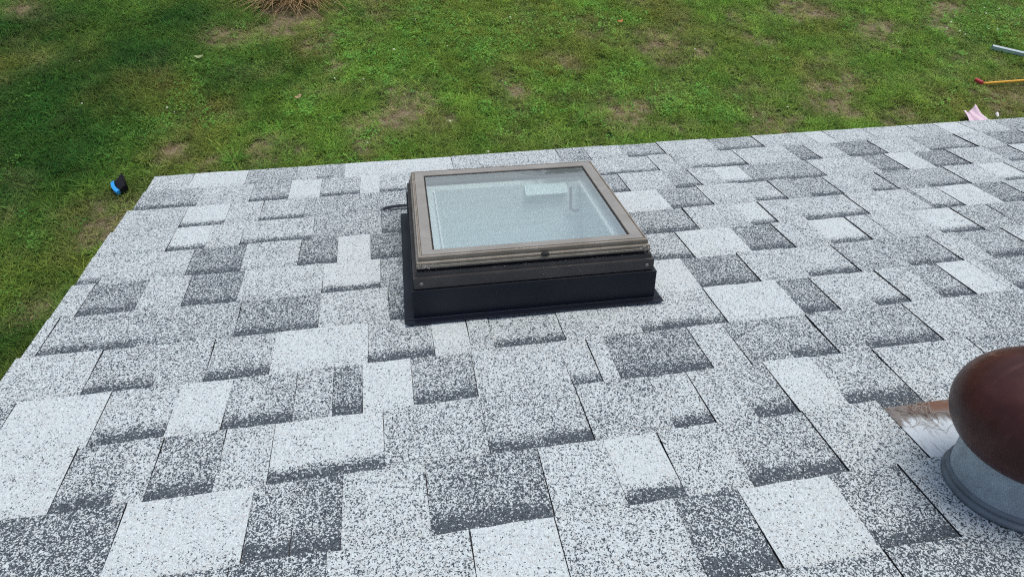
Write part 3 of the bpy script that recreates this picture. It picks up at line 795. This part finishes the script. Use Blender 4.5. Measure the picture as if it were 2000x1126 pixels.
def leafmat(name, c1, c2, trans=0.3, use_inst=False):
    m = NT(name)
    oi = m.n('ShaderNodeObjectInfo'); co = m.obj()
    if use_inst:
        a = m.n('ShaderNodeAttribute', attribute_name='tint', attribute_type='INSTANCER')
        sz = m.n('ShaderNodeSeparateXYZ'); m.l(co, sz.inputs[0])
        hs = m.n('ShaderNodeHueSaturation'); m.l(a.outputs['Color'], hs.inputs['Color'])
        m.l(m.math('MULTIPLY_ADD', oi.outputs['Random'], 0.05, 0.475), hs.inputs['Hue'])
        m.l(m.math('MULTIPLY_ADD', m.noise(co, 60.0, 1.0), 1.1, 0.45), hs.inputs['Value'])
        c = hs.outputs[0]
    else: c = m.mix(m.noise(co, 30.0, 2.0), rgba(c1), rgba(c2))
    df = m.n('ShaderNodeBsdfPrincipled'); m.l(c, df.inputs['Base Color']); df.inputs['Roughness'].default_value = 0.65; df.inputs['Specular IOR Level'].default_value = 0.18
    tl = m.n('ShaderNodeBsdfTranslucent'); m.l(c, tl.inputs[0])
    mx = m.n('ShaderNodeMixShader'); mx.inputs[0].default_value = trans
    m.l(df.outputs[0], mx.inputs[1]); m.l(tl.outputs[0], mx.inputs[2]); m.l(mx.outputs[0], m.out.inputs[0])
    return m.m

M_STRAW = leafmat('dry_straw', (0.80, 0.60, 0.32), (0.34, 0.21, 0.10), 0.2)
M_WEED = leafmat('crabgrass_green', (0.11, 0.31, 0.035), (0.20, 0.42, 0.07))
clump = link('dry_grass_clump', None, mw=Matrix.Translation(gpt(-1.05, 6.60)))
tag(clump, 'clump of dead straw coloured ornamental grass at the top edge', 'grass clump')
link('upright_stems', blades('upright_stems', 500, 0.40, 0.75, 0.3, 0.008, 0.25, 3, 5, 0.15), (M_STRAW,), clump)
link('drooping_blades', blades('drooping_blades', 900, 0.42, 0.28, 0.5, 0.008, 1.4, 4, 6, 0.35), (M_STRAW,), clump)
link('loose_straw', blades('loose_straw', 420, 0.58, 0.10, 0.5, 0.007, 1.0, 5, 4, 1.4), (M_STRAW,), clump)
for (x, y, n, h, lab, sd) in ((-1.468, 3.30, 30, 0.105, 'bright green crabgrass tuft near the roof corner', 21), (1.9, 3.62, 22, 0.10, 'small light green grass tuft in front of the roof edge near the skylight', 22)):
    o = link('weed_tuft', None, mw=Matrix.Translation(gpt(x, y)))
    tag(o, lab, 'weed', 'weed tufts on the lawn')
    link('leaf_blades', blades('leaf_blades', n, 0.035, h, 0.35, 0.013, 0.8, sd, 4, 0.8), (M_WEED,), o)

# ------------------------------------------------------------------ grass, clover and clover flowers (uncountable: instanced on points)
def proto_collection(name, meshes, mat):
    c = bpy.data.collections.new(name)
    for i, me in enumerate(meshes):
        me.materials.append(mat)
        c.objects.link(bpy.data.objects.new('%s_%d' % (name, i), me))
    return c

def clover_mesh(seed):
    r = random.Random(seed); vs_, fs = [], []
    for _ in range(9):
        a = r.uniform(0, 6.28); d = 0.05 * math.sqrt(r.random()); cx_, cy_ = d * math.cos(a), d * math.sin(a); z = r.uniform(0.025, 0.065); s = r.uniform(0.006, 0.0105); a0 = r.uniform(0, 6.28); tx, ty = r.uniform(-.4, .4), r.uniform(-.4, .4)
        for k in range(3):
            t = a0 + k * 2.094; i0 = len(vs_)
            for rr, dt in ((0.05, 0), (0.8, -0.55), (1.15, 0), (0.8, 0.55)):
                x, y = s * rr * math.cos(t + dt), s * rr * math.sin(t + dt); vs_.append((cx_ + x, cy_ + y, z + x * tx + y * ty))
            fs.append((i0, i0 + 1, i0 + 2, i0 + 3))
    return pymesh('clover', vs_, fs)

def flower_mesh(seed):
    bm = bmesh.new(); bmesh.ops.create_icosphere(bm, subdivisions=1, radius=0.009)
    for v in bm.verts: v.co.z = v.co.z * 0.9 + 0.062; v.co.x *= 1.1
    return bm_mesh('flower', bm)

def scatter(name, label, cat, P, rotz, scl, tint, coll):
    me = bpy.data.meshes.new(name)
    me.vertices.add(len(P)); me.vertices.foreach_set('co', P.astype(np.float32).ravel())
    a = me.attributes.new('tint', 'FLOAT_COLOR', 'POINT'); a.data.foreach_set('color', np.c_[tint, np.ones(len(P))].astype(np.float32).ravel())
    a = me.attributes.new('rz', 'FLOAT', 'POINT'); a.data.foreach_set('value', rotz.astype(np.float32))
    a = me.attributes.new('sz', 'FLOAT', 'POINT'); a.data.foreach_set('value', scl.astype(np.float32))
    o = link(name, me)
    tag(o, label, cat, kind='stuff')
    g = bpy.data.node_groups.new(name + '_nodes', 'GeometryNodeTree')
    g.interface.new_socket('Geometry', in_out='INPUT', socket_type='NodeSocketGeometry'); g.interface.new_socket('Geometry', in_out='OUTPUT', socket_type='NodeSocketGeometry')
    gi = g.nodes.new('NodeGroupInput'); go = g.nodes.new('NodeGroupOutput')
    ci = g.nodes.new('GeometryNodeCollectionInfo'); ci.inputs[0].default_value = coll; ci.inputs[1].default_value = True; ci.inputs[2].default_value = True
    ip = g.nodes.new('GeometryNodeInstanceOnPoints')
    ip.inputs['Pick Instance'].default_value = True
    ra = g.nodes.new('GeometryNodeInputNamedAttribute'); ra.data_type = 'FLOAT'; ra.inputs[0].default_value = 'rz'
    sa = g.nodes.new('GeometryNodeInputNamedAttribute'); sa.data_type = 'FLOAT'; sa.inputs[0].default_value = 'sz'
    cx_ = g.nodes.new('ShaderNodeCombineXYZ'); g.links.new(ra.outputs[0], cx_.inputs[2])
    g.links.new(gi.outputs[0], ip.inputs['Points']); g.links.new(ci.outputs[0], ip.inputs['Instance'])
    g.links.new(cx_.outputs[0], ip.inputs['Rotation']); g.links.new(sa.outputs[0], ip.inputs['Scale'])
    g.links.new(ip.outputs[0], go.inputs[0])
    md = o.modifiers.new('scatter', 'NODES'); md.node_group = g
    return o

def lawn_points(n, seed):
    r = np.random.default_rng(seed)
    x = r.uniform(-6.3, 10.8, n); y = r.uniform(0.2, 9.0, n)
    ok = ~((x > xw - 0.02) & (y < yw + 0.02))
    ok &= (y < 8.9 - 0.05 * abs(x))
    x, y = x[ok], y[ok]
    z = (fbm(x, y, 0.7, 5) - 0.5) * 0.05
    return x, y, z, r

M_TURF = leafmat('turf_blades', None, None, 0.3, True)
x, y, z, r = lawn_points(135000, 101)
dry, clo, drk = lawn_maps(x, y)
keep = r.random(len(x)) > np.clip(dry * 0.95 - 0.15, 0, 0.68)
x, y, z, dry, clo, drk = (a[keep] for a in (x, y, z, dry, clo, drk))
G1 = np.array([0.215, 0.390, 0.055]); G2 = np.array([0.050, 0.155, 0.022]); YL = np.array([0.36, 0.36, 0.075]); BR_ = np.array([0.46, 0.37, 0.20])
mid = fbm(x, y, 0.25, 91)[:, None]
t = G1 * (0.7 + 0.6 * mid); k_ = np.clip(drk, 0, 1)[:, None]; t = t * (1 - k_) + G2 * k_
yl = np.clip((fbm(x, y, 0.9, 95) - 0.5) * 2.2, 0, 0.7)[:, None]; t = t * (1 - yl) + (YL * 0.8) * yl
d_ = np.clip(dry * 0.8 * (0.4 + 1.2 * r.random(len(x))), 0, 0.9)[:, None]; t = t * (1 - d_) + BR_ * d_
t *= (0.45 + 1.1 * r.random((len(x), 1)) ** 1.5 + 0.35 * (fbm(x, y, 0.12, 97)[:, None] - 0.5))
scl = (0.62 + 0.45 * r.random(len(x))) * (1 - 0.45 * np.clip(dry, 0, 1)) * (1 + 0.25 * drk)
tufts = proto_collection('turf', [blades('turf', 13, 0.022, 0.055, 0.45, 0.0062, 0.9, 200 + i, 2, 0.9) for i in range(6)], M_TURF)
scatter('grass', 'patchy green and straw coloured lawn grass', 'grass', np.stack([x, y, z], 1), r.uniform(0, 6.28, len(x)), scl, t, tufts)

x, y, z, r = lawn_points(60000, 103)
dry, clo, drk = lawn_maps(x, y)
keep = r.random(len(x)) < np.clip(clo * 1.1 - 0.12, 0, 1)
x, y, z, clo, drk = (a[keep] for a in (x, y, z, clo, drk))
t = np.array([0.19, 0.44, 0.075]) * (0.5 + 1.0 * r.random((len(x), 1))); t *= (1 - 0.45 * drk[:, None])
clov = proto_collection('clover', [clover_mesh(300 + i) for i in range(5)], M_TURF)
scatter('clover', 'clover leaves growing through the lawn', 'clover', np.stack([x, y, z], 1), r.uniform(0, 6.28, len(x)), 0.8 + 0.5 * r.random(len(x)), t, clov)

x, y, z, r = lawn_points(9000, 107)
dry, clo, drk = lawn_maps(x, y)
keep = r.random(len(x)) < np.clip(clo * 0.55 - 0.16, 0, 1) * (0.2 + 0.8 * (x > 5.0)) + 0.006
x, y, z = (a[keep] for a in (x, y, z))
t = np.tile(np.array([[0.95, 0.95, 0.75]]), (len(x), 1)) * (0.7 + 0.4 * r.random((len(x), 1)))
flo = proto_collection('clover_flower', [flower_mesh(1)], M_TURF)
scatter('clover_flowers', 'tiny white clover flower heads dotted over the lawn', 'flowers', np.stack([x, y, z], 1), r.uniform(0, 6.28, len(x)), 0.7 + 0.7 * r.random(len(x)), t, flo)
